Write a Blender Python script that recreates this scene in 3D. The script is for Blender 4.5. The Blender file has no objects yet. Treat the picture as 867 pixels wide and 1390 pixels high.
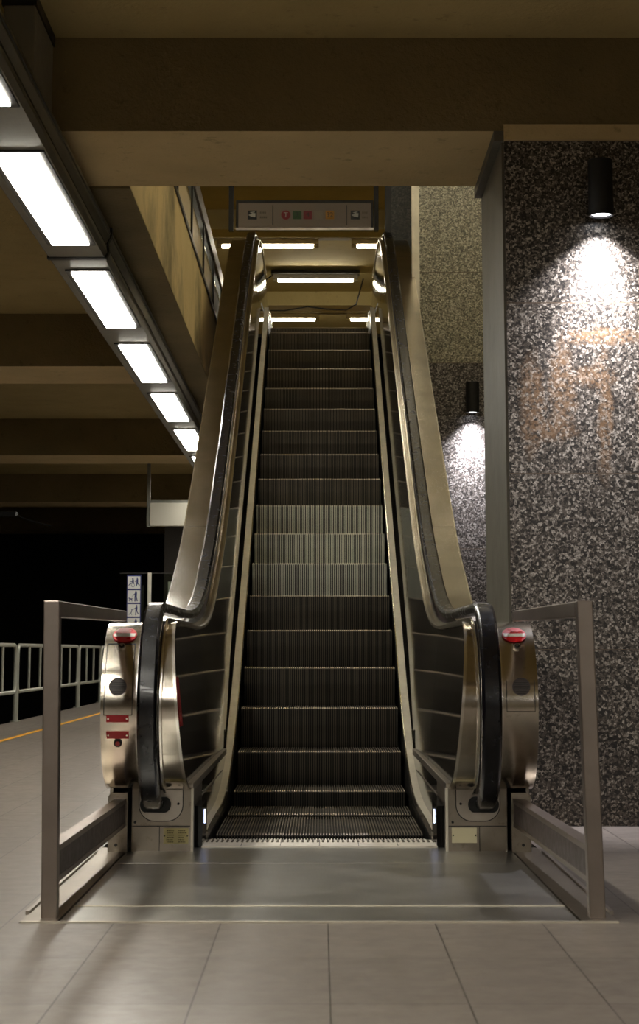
import bpy, math, random
from math import pi, sin, cos, tan, atan, radians, sqrt
random.seed(7)
SC = bpy.context.scene
COL = SC.collection

# ------------------------------------------------------------------ materials
MATS = {}
def nt(name):
    m = bpy.data.materials.new(name); m.use_nodes = True
    n = m.node_tree; b = n.nodes['Principled BSDF']
    MATS[name] = m
    return m, n, b
def N(n, t, **kw):
    x = n.nodes.new(t)
    for k, v in kw.items():
        if k.startswith('i_'):
            x.inputs[k[2:].replace('_', ' ')].default_value = v
        else: setattr(x, k, v)
    return x
def ramp(n, stops, src, interp='LINEAR'):
    r = N(n, 'ShaderNodeValToRGB'); r.color_ramp.interpolation = interp
    e = r.color_ramp.elements
    while len(e) < len(stops): e.new(0.5)
    for el, (p, c) in zip(e, stops):
        el.position = p; el.color = (c[0], c[1], c[2], 1)
    n.links.new(src, r.inputs[0]); return r
def coords(n, scale=(1, 1, 1)):
    t = N(n, 'ShaderNodeTexCoord'); mp = N(n, 'ShaderNodeMapping'); mp.inputs['Scale'].default_value = scale
    n.links.new(t.outputs['Object'], mp.inputs[0]); return mp.outputs[0]
def noise(n, vec, scale, detail=4, rough=.55):
    x = N(n, 'ShaderNodeTexNoise'); x.inputs['Scale'].default_value = scale
    x.inputs['Detail'].default_value = detail; x.inputs['Roughness'].default_value = rough
    n.links.new(vec, x.inputs['Vector']); return x
def math_(n, op, a, b=None, c=None):
    x = N(n, 'ShaderNodeMath', operation=op)
    for i, v in enumerate((a, b, c)):
        if v is None: continue
        if isinstance(v, (int, float)): x.inputs[i].default_value = v
        else: n.links.new(v, x.inputs[i])
    return x.outputs[0]
def bump(n, b, h, strength=.3, dist=.01):
    x = N(n, 'ShaderNodeBump'); x.inputs['Strength'].default_value = strength; x.inputs['Distance'].default_value = dist
    n.links.new(h, x.inputs['Height']); n.links.new(x.outputs[0], b.inputs['Normal']); return x
def mixc(n, fac, a, b, mode='MIX'):
    x = N(n, 'ShaderNodeMix', data_type='RGBA', blend_type=mode)
    for i, v in ((0, fac), (6, a), (7, b)):
        if isinstance(v, (int, float)): x.inputs[i].default_value = v
        elif isinstance(v, tuple): x.inputs[i].default_value = (v[0], v[1], v[2], 1)
        else: n.links.new(v, x.inputs[i])
    return x.outputs[2]

def plain(name, col, rough=.5, metal=0., emit=None, est=0., coat=0.):
    m, n, b = nt(name)
    b.inputs['Base Color'].default_value = (*col, 1); b.inputs['Roughness'].default_value = rough
    b.inputs['Metallic'].default_value = metal; b.inputs['Coat Weight'].default_value = coat
    if emit:
        b.inputs['Emission Color'].default_value = (*emit, 1); b.inputs['Emission Strength'].default_value = est
    else:
        v = coords(n); x = noise(n, v, 30, 3)
        r = ramp(n, [(.3, (rough*.85,)*3), (.7, (min(1, rough*1.15),)*3)], x.outputs['Fac'])
        n.links.new(r.outputs[0], b.inputs['Roughness'])
    return m

def concrete(name, c0, c1, scale=2.2, rough=.85, bs=.35, streak=False):
    m, n, b = nt(name); v = coords(n)
    big = noise(n, v, scale, 6, .6); small = noise(n, v, 38, 4, .6)
    base = ramp(n, [(.3, c0), (.72, c1)], big.outputs['Fac']).outputs[0]
    if streak:
        v2 = coords(n, (1, .42, .5)); st = noise(n, v2, 2.6, 7, .6)
        f = ramp(n, [(.46, (0, 0, 0)), (.74, (1, 1, 1))], st.outputs['Fac']).outputs[0]
        base = mixc(n, f, base, tuple(x*.26 for x in c0))
    spots = ramp(n, [(.28, (.45, .42, .38)), (.4, (1, 1, 1))], noise(n, v, 11, 5, .7).outputs['Fac']).outputs[0]
    base = mixc(n, .55, base, spots, 'MULTIPLY')
    n.links.new(base, b.inputs['Base Color'])
    b.inputs['Roughness'].default_value = rough
    h = math_(n, 'ADD', big.outputs['Fac'], math_(n, 'MULTIPLY', small.outputs['Fac'], .35))
    bump(n, b, h, bs, .03)
    return m

def granite(name, lo, mid, hi, scale, joint=True, rust=False, z0=.78, fine=1.):
    m, n, b = nt(name); v = coords(n)
    vo = N(n, 'ShaderNodeTexVoronoi'); vo.inputs['Scale'].default_value = scale
    wob = noise(n, v, scale*.7, 3, .6)
    vv = N(n, 'ShaderNodeVectorMath', operation='MULTIPLY_ADD')
    n.links.new(wob.outputs['Color'], vv.inputs[0]); vv.inputs[1].default_value = (.012, .012, .012); n.links.new(v, vv.inputs[2])
    n.links.new(vv.outputs[0], vo.inputs['Vector'])
    sep = N(n, 'ShaderNodeSeparateColor'); n.links.new(vo.outputs['Color'], sep.inputs[0])
    base = ramp(n, [(0, lo), (.18, lo), (.5, mid), (.62, mid), (.95, hi), (1, hi)], sep.outputs[0]).outputs[0]
    ns = noise(n, v, scale*1.6, 4, .7)
    f2 = ramp(n, [(.42, (.14, .13, .12)), (.56, (1.0, 1.0, 1.0))], ns.outputs['Fac']).outputs[0]
    base = mixc(n, .85, base, f2, 'MULTIPLY')
    sx = N(n, 'ShaderNodeSeparateXYZ'); n.links.new(v, sx.inputs[0])
    if rust:
        wv = noise(n, v, 7, 4, .6)
        def blob(cx, cz, rx, rz):
            a = math_(n, 'DIVIDE', math_(n, 'SUBTRACT', math_(n, 'ADD', sx.outputs[0], math_(n, 'MULTIPLY', wv.outputs['Fac'], .12)), cx+.06), rx)
            c = math_(n, 'DIVIDE', math_(n, 'SUBTRACT', sx.outputs[2], cz), rz)
            d = math_(n, 'ADD', math_(n, 'MULTIPLY', a, a), math_(n, 'MULTIPLY', c, c))
            return math_(n, 'MAXIMUM', math_(n, 'SUBTRACT', 1., d), 0.)
        tot = None
        for q in ((1.12, 1.98, .07, .28), (1.27, 2.03, .13, .06), (1.31, 2.22, .24, .05), (1.31, 1.86, .04, .36), (.98, 1.9, .07, .28), (1.6, 1.95, .16, .22), (1.06, 1.78, .16, .06)):
            bl = blob(*q); tot = bl if tot is None else math_(n, 'MAXIMUM', tot, bl)
        nn = ramp(n, [(.38, (0, 0, 0)), (.56, (1, 1, 1))], noise(n, v, 45, 3, .6).outputs['Fac']).outputs[0]
        fac = math_(n, 'MULTIPLY', math_(n, 'MULTIPLY', math_(n, 'MINIMUM', math_(n, 'MULTIPLY', tot, 1.3), 1.), nn), .5)
        base = mixc(n, fac, base, (.30, .17, .08))
    if joint:
        fr = math_(n, 'FRACT', math_(n, 'ADD', math_(n, 'DIVIDE', math_(n, 'SUBTRACT', sx.outputs[2], z0), .8), 10.))
        dz = math_(n, 'MINIMUM', fr, math_(n, 'SUBTRACT', 1., fr))
        jl = math_(n, 'LESS_THAN', dz, .0035)
        # each row of slabs has its own tone
        row = math_(n, 'FLOOR', math_(n, 'ADD', math_(n, 'DIVIDE', math_(n, 'SUBTRACT', sx.outputs[2], z0), .8), 10.))
        rr = math_(n, 'FRACT', math_(n, 'MULTIPLY', math_(n, 'SINE', math_(n, 'MULTIPLY', row, 12.9)), 43.7))
        tone = ramp(n, [(0, (.8, .8, .8)), (1, (1, 1, 1))], rr).outputs[0]
        base = mixc(n, 1., base, tone, 'MULTIPLY')
        base = mixc(n, jl, base, (.10, .07, .045))
    n.links.new(base, b.inputs['Base Color'])
    b.inputs['Roughness'].default_value = .42
    return m

def steel(name, col, rough=.27, brush='x', bs=.05, vary=.12, spotty=0.):
    m, n, b = nt(name)
    sc = {'x': (1, 40, 40), 'y': (60, 1.5, 60), 'z': (60, 60, 1.5), 'n': (6, 6, 6)}[brush]
    v = coords(n, sc); x = noise(n, v, 4, 4, .6)
    v2 = coords(n); y = noise(n, v2, 5, 5, .6)
    r = math_(n, 'ADD', math_(n, 'MULTIPLY', math_(n, 'SUBTRACT', x.outputs['Fac'], .5), vary), math_(n, 'MULTIPLY_ADD', math_(n, 'SUBTRACT', y.outputs['Fac'], .5), .09, rough))
    n.links.new(r, b.inputs['Roughness'])
    c = ramp(n, [(.3, tuple(a*.78 for a in col)), (.65, col)], y.outputs['Fac']).outputs[0]
    if spotty:
        sp = ramp(n, [(.3, (.3, .26, .2)), (.42, (1, 1, 1))], noise(n, v2, 24, 5, .7).outputs['Fac']).outputs[0]
        c = mixc(n, spotty, c, sp, 'MULTIPLY')
    n.links.new(c, b.inputs['Base Color']); b.inputs['Metallic'].default_value = 1.
    bump(n, b, x.outputs['Fac'], bs, .002)
    return m

concrete('ceiling_concrete', (.42, .325, .13), (.50, .39, .165))
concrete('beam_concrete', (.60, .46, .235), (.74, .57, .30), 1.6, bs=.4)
concrete('soffit_shaded', (.15, .115, .05), (.22, .17, .08), 1.6, bs=.6)  # edge beam underside, the lamp channel's shade put into the colour
concrete('beam_face_dirt_shade', (.19, .142, .062), (.27, .20, .09), 1.3, bs=1.)
concrete('opening_concrete', (.74, .58, .27), (.84, .67, .34), 2.2, streak=True)
concrete('upper_concrete', (.42, .33, .135), (.50, .395, .17), 1.5)
concrete('pit_concrete', (.006, .006, .006), (.012, .011, .010), 1.5)  # near black, darkness of the unlit track side put into the colour
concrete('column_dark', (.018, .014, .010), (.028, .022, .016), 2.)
concrete('hall_concrete', (.16, .13, .09), (.22, .18, .12), 1.5)
concrete('grey_stone', (.085, .076, .058), (.13, .118, .09), 5., rough=.5, bs=.15)
granite('granite_front', (.026, .021, .016), (.15, .124, .098), (.60, .535, .45), 104, rust=True)
granite('granite_rear_low', (.03, .025, .022), (.15, .13, .115), (.5, .47, .44), 98, z0=.837)
granite('granite_rear_high', (.17, .16, .115), (.46, .43, .31), (.88, .83, .63), 98, z0=.837)  # paler copy of the rear granite, upper lamp light put into the colour
granite('granite_dark', (.03, .03, .025), (.08, .075, .055), (.16, .15, .12), 60, joint=False)
steel('steel_cover', (.50, .455, .39), .21, 'y', .08)
steel('steel_newel', (.62, .565, .48), .15, 'y', .03, .08, spotty=.3)
steel('steel_plain', (.52, .47, .41), .33, 'n', .05)
steel('steel_base', (.36, .315, .26), .36, 'n', .06, spotty=.4)
steel('steel_bright', (.82, .78, .70), .2, 'y', .02)
steel('steel_post', (.35, .295, .26), .38, 'z', .06)
steel('steel_floor', (.53, .52, .49), .32, 'y', .012, .10)
steel('steel_trim', (.72, .67, .55), .5, 'y', .05, spotty=.2)
MATS['steel_trim'].node_tree.nodes['Principled BSDF'].inputs['Metallic'].default_value = .55
steel('step_metal', (.20, .175, .14), .42, 'n', .04)
steel('step_metal_lit', (.78, .79, .66), .5, 'n', .04)  # for the brightly lit steps, the light put into the base colour
MATS['step_metal_lit'].node_tree.nodes['Principled BSDF'].inputs['Metallic'].default_value = .5
steel('nosing_metal', (.55, .48, .40), .42, 'n', .03)
steel('comb_metal', (.92, .86, .76), .45, 'y', .05, spotty=.5)
MATS['comb_metal'].node_tree.nodes['Principled BSDF'].inputs['Metallic'].default_value = .35
steel('channel_metal', (.30, .295, .25), .42, 'y', .04)
plain('groove_black', (.006, .006, .005), .6)
plain('step_body', (.01, .01, .009), .6)
plain('rubber_black', (.004, .004, .006), .25, coat=.15)
plain('rubber_matt', (.012, .012, .013), .45)
plain('panel_black', (.005, .005, .005), .07)
MATS['panel_black'].node_tree.nodes['Principled BSDF'].inputs['Specular IOR Level'].default_value = .32
MATS['panel_black'].node_tree.nodes['Principled BSDF'].inputs['IOR'].default_value = 1.36
plain('skirt_black', (.02, .019, .017), .3, .4)
plain('rail_dark', (.055, .038, .036), .45)
plain('black_paint', (.008, .008, .008), .5)
plain('frame_dark', (.03, .028, .024), .4, .5)
plain('fence_grey', (.42, .42, .35), .42, .3)
plain('sign_white', (.36, .29, .235), .45)
plain('box_grey', (.26, .24, .19), .5)
plain('box_white', (.55, .52, .43), .5)
plain('picto_white', (.72, .72, .68), .4)
plain('picto_blue', (.012, .02, .13), .4)
plain('sign_black', (.01, .01, .01), .4)
plain('sign_red', (.30, .008, .02), .4)
plain('sign_green', (.03, .10, .015), .4)
plain('sign_blank', (.41, .34, .28), .45)
plain('sign_amber', (.62, .30, .01), .4)
plain('sign_grey', (.16, .13, .10), .5)
plain('red_plastic', (.30, .010, .014), .35)
plain('sticker_red', (.62, .015, .02), .3)
plain('sticker_white', (.8, .76, .68), .35)
plain('plate_yellow', (.56, .48, .22), .4)
plain('plate_pale', (.62, .56, .36), .4)
plain('plate_ink', (.12, .10, .03), .5)
plain('yellow_paint', (.95, .45, .02), .5)
plain('infill_cream', (.72, .58, .32), .4)
plain('batten_grey', (.24, .20, .14), .4)
plain('lamp_end', (.32, .27, .16), .5)
plain('lens_glow', (1, 1, 1), .3, emit=(.93, .94, 1.), est=8)
plain('panel_glow', (1, 1, 1), .5, emit=(1., .955, .85), est=34)
plain('tube_glow', (1, 1, 1), .4, emit=(1., .93, .74), est=42)
plain('comb_glow', (1, 1, 1), .4, emit=(.55, .62, 1.), est=3.5)

m, n, b = nt('dark_glass')
b.inputs['Base Color'].default_value = (.55, .62, .52, 1); b.inputs['Roughness'].default_value = .02
b.inputs['Transmission Weight'].default_value = 1.; b.inputs['IOR'].default_value = 1.45

# tiled floor
m, n, b = nt('floor_tiles'); v = coords(n)
sx = N(n, 'ShaderNodeSeparateXYZ'); n.links.new(v, sx.inputs[0])
def line(sock, off, per, w):
    fr = math_(n, 'FRACT', math_(n, 'ADD', math_(n, 'DIVIDE', math_(n, 'SUBTRACT', sock, off), per), 50.))
    d = math_(n, 'MULTIPLY', math_(n, 'MINIMUM', fr, math_(n, 'SUBTRACT', 1., fr)), per)
    return math_(n, 'LESS_THAN', d, w)
g = math_(n, 'MAXIMUM', line(sx.outputs[0], .024, .3075, .0022), line(sx.outputs[1], 5.445, .615, .0020))
cell = N(n, 'ShaderNodeTexWhiteNoise', noise_dimensions='2D')
cx = math_(n, 'FLOOR', math_(n, 'DIVIDE', math_(n, 'SUBTRACT', sx.outputs[0], .024), .3075)); cyy = math_(n, 'FLOOR', math_(n, 'DIVIDE', math_(n, 'SUBTRACT', sx.outputs[1], 5.445), .615))
cb = N(n, 'ShaderNodeCombineXYZ'); n.links.new(cx, cb.inputs[0]); n.links.new(cyy, cb.inputs[1]); n.links.new(cb.outputs[0], cell.inputs['Vector'])
tone = ramp(n, [(0, (.235, .20, .17)), (1, (.275, .235, .198))], cell.outputs['Value']).outputs[0]
sp = ramp(n, [(.3, (.72, .72, .72)), (.6, (1, 1, 1))], noise(n, v, 9, 6, .65).outputs['Fac']).outputs[0]
base = mixc(n, .7, tone, sp, 'MULTIPLY'); base = mixc(n, g, base, (.075, .062, .05))
n.links.new(base, b.inputs['Base Color'])
rr = math_(n, 'MULTIPLY_ADD', noise(n, v, 14, 4, .6).outputs['Fac'], .3, .22); n.links.new(rr, b.inputs['Roughness'])
bump(n, b, math_(n, 'SUBTRACT', 1., g), .4, .002)

# ------------------------------------------------------------------ mesh helpers
class MB:
    def __init__(s): s.v = []; s.f = []; s.m = []
    def quad(s, pts, mi=0):
        i = len(s.v); s.v += [tuple(p) for p in pts]; s.f.append(tuple(range(i, i+len(pts)))); s.m.append(mi)
    def box(s, x0, x1, y0, y1, z0, z1, mi=0):
        x0, x1 = min(x0, x1), max(x0, x1); y0, y1 = min(y0, y1), max(y0, y1); z0, z1 = min(z0, z1), max(z0, z1)
        i = len(s.v)
        s.v += [(x0, y0, z0), (x1, y0, z0), (x1, y1, z0), (x0, y1, z0), (x0, y0, z1), (x1, y0, z1), (x1, y1, z1), (x0, y1, z1)]
        for f in ((0, 3, 2, 1), (4, 5, 6, 7), (0, 1, 5, 4), (1, 2, 6, 5), (2, 3, 7, 6), (3, 0, 4, 7)):
            s.f.append(tuple(i+k for k in f)); s.m.append(mi)
        return s
    def hexa(s, b4, t4, mi=0):      # bottom loop (ccw from above), top loop
        i = len(s.v); s.v += [tuple(p) for p in b4]+[tuple(p) for p in t4]; k = len(b4)
        s.f.append(tuple(i+j for j in reversed(range(k)))); s.m.append(mi)
        s.f.append(tuple(i+k+j for j in range(k))); s.m.append(mi)
        for j in range(k):
            s.f.append((i+j, i+(j+1) % k, i+k+(j+1) % k, i+k+j)); s.m.append(mi)
        return s
    def prism_x(s, poly, x0, x1, mi=0):   # poly of (y,z)
        return s.hexa([(x0, y, z) for y, z in poly], [(x1, y, z) for y, z in poly], mi)
    def prism_y(s, poly, y0, y1, mi=0):   # poly of (x,z)
        return s.hexa([(x, y0, z) for x, z in poly], [(x, y1, z) for x, z in poly], mi)
    def cyl(s, p, q, r, seg=16, r2=None, mi=0):
        from mathutils import Vector
        p = Vector(p); q = Vector(q); d = (q-p).normalized()
        a = d.orthogonal().normalized(); c = d.cross(a); r2 = r if r2 is None else r2
        b4 = [p+(a*cos(2*pi*k/seg)+c*sin(2*pi*k/seg))*r for k in range(seg)]
        t4 = [q+(a*cos(2*pi*k/seg)+c*sin(2*pi*k/seg))*r2 for k in range(seg)]
        return s.hexa(b4, t4, mi)
    def tube(s, pts, r, seg=10, mi=0, closed=False):
        from mathutils import Vector
        P = [Vector(p) for p in pts]; L = len(P); i0 = len(s.v); up = None
        for k in range(L):
            a = P[(k-1) % L] if (closed or k) else P[0]; c = P[(k+1) % L] if (closed or k < L-1) else P[-1]
            d = (c-a).normalized()
            up = d.orthogonal().normalized() if up is None else (up-d*up.dot(d)).normalized()
            w = d.cross(up)
            s.v += [tuple(P[k]+(up*cos(2*pi*j/seg)+w*sin(2*pi*j/seg))*r) for j in range(seg)]
        for k in range(L if closed else L-1):
            for j in range(seg):
                a = i0+k*seg; c = i0+((k+1) % L)*seg
                s.f.append((a+j, a+(j+1) % seg, c+(j+1) % seg, c+j)); s.m.append(mi)
        if not closed:
            s.f.append(tuple(i0+j for j in reversed(range(seg)))); s.m.append(mi)
            s.f.append(tuple(i0+(L-1)*seg+j for j in range(seg))); s.m.append(mi)
        return s
    def loft(s, rings, mi=0, closed=True, caps=True):   # rings of equal length, closed cross-sections
        i0 = len(s.v); k = len(rings[0])
        for r in rings: s.v += [tuple(p) for p in r]
        for a in range(len(rings)-1):
            for j in range(k if closed else k-1):
                s.f.append((i0+a*k+j, i0+a*k+(j+1) % k, i0+(a+1)*k+(j+1) % k, i0+(a+1)*k+j)); s.m.append(mi)
        if caps and closed:
            s.f.append(tuple(i0+j for j in reversed(range(k)))); s.m.append(mi)
            s.f.append(tuple(i0+(len(rings)-1)*k+j for j in range(k))); s.m.append(mi)
        return s

ORG = {}
def root(name, label, cat, loc=(0, 0, 0), group=None, kind=None):
    o = bpy.data.objects.new(name, None); COL.objects.link(o); o.location = loc; o.empty_display_size = .2
    ORG[o] = loc; tag(o, label, cat, group, kind); return o
def tag(o, label=None, cat=None, group=None, kind=None):
    if label: o['label'] = label
    if cat: o['category'] = cat
    if group: o['group'] = group
    if kind: o['kind'] = kind
    return o
def build(name, mb, mats, parent=None, smooth=False, bevel=0., label=None, origin=None):
    org = ORG.get(parent, (0, 0, 0)) if parent is not None else (origin or (0, 0, 0))
    me = bpy.data.meshes.new(name)
    me.from_pydata([(x-org[0], y-org[1], z-org[2]) for x, y, z in mb.v], [], mb.f)
    for mm in (mats if isinstance(mats, (list, tuple)) else [mats]): me.materials.append(MATS[mm])
    for p, mi in zip(me.polygons, mb.m): p.material_index = mi
    import bmesh
    bm = bmesh.new(); bm.from_mesh(me); bmesh.ops.recalc_face_normals(bm, faces=bm.faces); bm.to_mesh(me); bm.free()
    o = bpy.data.objects.new(name, me); COL.objects.link(o)
    if parent is not None: o.parent = parent; ORG[o] = org
    else: o.location = org; ORG[o] = org
    if smooth:
        me.shade_smooth()
        md = o.modifiers.new('edge', 'EDGE_SPLIT'); md.split_angle = radians(38)
    if bevel:
        md = o.modifiers.new('bevel', 'BEVEL'); md.width = bevel; md.segments = 2; md.limit_method = 'ANGLE'
    if label: o['label'] = label
    return o
def struct(name, mb, mat, **kw):
    o = build(name, mb, mat, **kw); o['kind'] = 'structure'; return o
def B(*a): return MB().box(*a)

def text(name, body, size, x, y, z, mat, parent, depth=.001):
    cu = bpy.data.curves.new('t', 'FONT'); cu.body = body; cu.size = size; cu.align_x = 'CENTER'; cu.align_y = 'CENTER'; cu.extrude = depth
    t = bpy.data.objects.new('t', cu); COL.objects.link(t)
    me = bpy.data.meshes.new_from_object(t.evaluated_get(bpy.context.evaluated_depsgraph_get()))
    bpy.data.objects.remove(t)
    org = ORG[parent]
    for vv in me.vertices:
        a, b_, c = vv.co; vv.co = (a+x-org[0], y-c-org[1], b_+z-org[2])
    me.materials.clear(); me.materials.append(MATS[mat]); me.name = name
    o = bpy.data.objects.new(name, me); COL.objects.link(o); o.parent = parent; ORG[o] = org
    return o

# ------------------------------------------------------------------ profiles of the escalator (y along the run, z up)
NY0, NZ0, RUN, RISE = 10.62, .459, .3904, .2239
def nos(y): return NZ0+(y-NY0)*RISE/RUN
def interp(tab, y):
    if y <= tab[0][0]: return tab[0][1]
    for (a, za), (c, zc) in zip(tab, tab[1:]):
        if y <= c: return za+(zc-za)*(y-a)/(c-a)
    return tab[-1][1]
def smoothpath(pts, n=6):            # Catmull-Rom through (y,z)
    out = []
    for i in range(len(pts)-1):
        p0 = pts[max(i-1, 0)]; p1 = pts[i]; p2 = pts[i+1]; p3 = pts[min(i+2, len(pts)-1)]
        for k in range(n):
            t = k/n
            out.append(tuple(.5*((2*p1[j])+(-p0[j]+p2[j])*t+(2*p0[j]-5*p1[j]+4*p2[j]-p3[j])*t*t+(-p0[j]+3*p1[j]-3*p2[j]+p3[j])*t**3) for j in (0, 1)))
    out.append(pts[-1]); return out
DRUM = [(7.44, .241)]+[(7.325-.323*sin(a), .5635-.3225*cos(a)) for a in [i*pi/12 for i in range(13)]]+[(7.50, .886), (7.70, .886)]
RUNUP = [(7.70, .886), (8.20, .886), (8.70, .888), (9.10, .902), (9.45, .932), (9.75, .985), (10.05, 1.065), (10.35, 1.175), (10.75, 1.325), (11.18, 1.525), (12.0, 1.965), (13.0, 2.527), (14.0, 3.095), (15.0, 3.670), (16.0, 4.225), (16.4, 4.42), (16.8, 4.58), (17.2, 4.685), (17.7, 4.735), (18.3, 4.74), (19.2, 4.74)]
PD = smoothpath(DRUM); PR = smoothpath(RUNUP, 5)
DECK = PD+PR[1:]
def deckz(y): return interp(PR, y)
XO = .825
def xin(y, z):                       # inner face leans outwards towards the top
    top = deckz(y) if y > 7.7 else .886
    return .571-.088*(top-z)
def off(path, d):                    # offset a (y,z) path to its outer side
    out = []
    for i, (y, z) in enumerate(path):
        a = path[max(i-1, 0)]; c = path[min(i+1, len(path)-1)]
        ty, tz = c[0]-a[0], c[1]-a[1]; L = sqrt(ty*ty+tz*tz) or 1
        out.append((y-tz/L*d if False else y+(-tz/L)*d*1., z+(ty/L)*d))
    return out
# on the drum the path runs bottom -> front -> top -> back, so its left-hand normal points outwards
def band(sgn, path, xa, xb, t, o0=0.):
    """strip of sheet following a path between x=xa(y,z) and xb, thickness t inward"""
    o = off(path, o0); i = off(path, o0-t); mb = MB(); rings = []
    for (y, z), (y2, z2) in zip(o, i):
        a = xa(y, z) if callable(xa) else xa; c = xb(y, z) if callable(xb) else xb
        rings.append([(sgn*a, y, z), (sgn*c, y, z), (sgn*c, y2, z2), (sgn*a, y2, z2)])
    return mb.loft(rings)

esc = root('escalator', 'steel and black escalator climbing from the hall to the upper floor', 'escalator', (0, 7.45, 0))
SPL = [i for i, p in enumerate(DECK) if p[0] >= 11.18 and p[1] > 1.3][0]
SP2 = [i for i, p in enumerate(DECK) if p[0] >= 16.1 and p[1] > 1.3][0]
ND = len(PD)
HR = off(DECK, .056)
def drum_pt(sgn, x, s, lift):         # s: arc length along the drum measured at height z on its front
    return None
# front-face lookup: y and normal by height on the drum
FRONT = [p for p in PD if p[0] <= 7.32 and .24 < p[1]]
FRONT.sort(key=lambda p: p[1])
def fy(z):
    zs = [(p[1], p[0]) for p in FRONT]
    return interp(zs, z)
for sgn in (-1, 1):
    # steel covers (outer strip and inner strip, either side of the handrail guide)
    nc = build('newel_cover', band(sgn, PD, .687, XO, .012), 'steel_newel', esc, smooth=True)
    nci = build('newel_cover', band(sgn, PD, lambda y, z: xin(y, z), .600, .012), 'steel_newel', esc, smooth=True)
    for a, c_ in ((ND-1, SPL), (SPL, SP2), (SP2, len(DECK)-1)):
        seg = DECK[a:c_+1]
        if a != ND-1: seg = [(seg[0][0]+.004, seg[0][1]+.002)]+seg[1:]
        build('deck_cover', band(sgn, seg, .687, XO, .012), 'steel_cover', esc, smooth=True)
        build('deck_cover', band(sgn, seg, lambda y, z: xin(y, z), .600, .012), 'steel_cover', esc, smooth=True)
    # bright edge trims of the covers
    build('cover_edge', band(sgn, DECK, lambda y, z: xin(y, z)-.008, lambda y, z: xin(y, z)+.003, .014, .003), 'steel_bright', esc, smooth=True)
    build('cover_edge', band(sgn, DECK, .594, .603, .02, .018), 'steel_bright', esc, smooth=True)
    build('cover_edge', band(sgn, DECK[ND-1:], XO-.004, XO+.004, .018, .002), 'steel_bright', esc, smooth=True)
    build('cover_edge', band(sgn, DECK, .684, .691, .02, .016), 'steel_bright', esc, smooth=True)
    # handrail guide and handrail
    build('handrail_guide', band(sgn, DECK, .603, .684, .04, .006), 'rail_dark', esc, smooth=True)
    HP = [(7.46, .188)]+[(7.325-.379*sin(a), .5635-.3785*cos(a)) for a in [i*pi/12 for i in range(13)]]+[(7.50, .942), (7.70, .942)]
    hp = smoothpath(HP)+[p for p in off(PR, .056)[1:]]
    h0 = off(hp, -.018); h1 = off(hp, .022); rings = []
    hs = off(hp, .012); hu = off(hp, -.006)
    for a, u_, s_, c_ in zip(h0, hu, hs, h1):
        w = .039; x0 = .6445
        rings.append([(sgn*(x0-w*.86), *a), (sgn*(x0-w), *u_), (sgn*(x0-w*.93), *s_), (sgn*(x0-w*.66), *c_), (sgn*(x0+w*.66), *c_), (sgn*(x0+w*.93), *s_), (sgn*(x0+w), *u_), (sgn*(x0+w*.86), *a)])
    build('handrail', MB().loft(rings), 'rubber_black', esc, smooth=True)
    # solid core behind the newel cover and outer cladding
    cl = [(7.42, .24)]+[p for p in off(PD, -.014)]+[p for p in off(PR, -.014)[1:]]
    poly_top = [p for p in cl if p[1] > .3 or p[0] < 7.3]
    mb = MB(); rings = []
    ys = sorted(set([7.005, 7.01, 7.03, 7.06, 7.1, 7.15, 7.2, 7.26, 7.3]+[7.32+.2*i for i in range(60)]))
    ys = [y for y in ys if y <= 19.2]
    def dtop(y):
        if y >= 7.32: return (deckz(y) if y > 7.7 else .886)-.014
        c_ = sorted([(p[0], p[1]) for p in PD if p[1] > .564 and p[0] < 7.4]); return interp(c_, y)-.010
    def dbot(y):
        if y >= 7.32: return .247
        c_ = sorted([(p[0], p[1]) for p in PD if p[1] <= .565 and p[0] < 7.33]); return interp(c_, y)+.010
    for y in ys:
        zb = dbot(y) if y < 7.32 else max(-.02 if y < 9.8 else -.4+ (y-9.8)*.05, min(nos(y)-1.1, 3.0)) if y > 7.9 else .0
        if 7.32 <= y <= 7.9: zb = .0
        rings.append([(sgn*(XO-.02), y, zb), (sgn*(XO-.008), y, zb), (sgn*(XO-.008), y, dtop(y)), (sgn*(XO-.02), y, dtop(y))])
    build('outer_cladding', mb.loft(rings), 'steel_plain', esc)
    # inner dark panel, leaning outwards
    rings = []
    def zpb(y): return dbot(y) if y < 7.3 else max(.245, nos(y)+.175)
    for y in [7.004, 7.01]+[7.02+.02*i for i in range(17)]+[7.35+.12*i for i in range(98)]:
        if y > 18.8: break
        zt = dtop(y); zb = zpb(y)
        if y > 16.4: zb = min(zb, 3.93+.0*y)
        r = [];
        for z in (zb, (zb+zt)/2, zt): r.append((sgn*(xin(y, z)+.004), y, z))
        for z in (zt, (zb+zt)/2, zb): r.append((sgn*(xin(y, z)+.016), y, z))
        rings.append(r)
    sp_ = build('side_panel', MB().loft(rings), 'panel_black', esc)
    sp_.data.shade_smooth(); md = sp_.modifiers.new('edge', 'EDGE_SPLIT'); md.split_angle = radians(50)
    # thin seams between panel sheets
    for yy in (8.9, 11.3, 13.7, 16.0):
        mb = MB()
        zt = dtop(yy)-.01; zb = zpb(yy)+.01
        for z0_, z1_ in ((zb, zt),):
            mb.hexa([(sgn*(xin(yy, z0_)+.0035), yy, z0_), (sgn*(xin(yy, z0_)+.0035), yy+.004, z0_), (sgn*(xin(yy, z0_)+.008), yy+.004, z0_), (sgn*(xin(yy, z0_)+.008), yy, z0_)],
                    [(sgn*(xin(yy, z1_)+.0035), yy, z1_), (sgn*(xin(yy, z1_)+.0035), yy+.004, z1_), (sgn*(xin(yy, z1_)+.008), yy+.004, z1_), (sgn*(xin(yy, z1_)+.008), yy, z1_)])
        build('panel_seam', mb, 'frame_dark', sp_)
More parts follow.
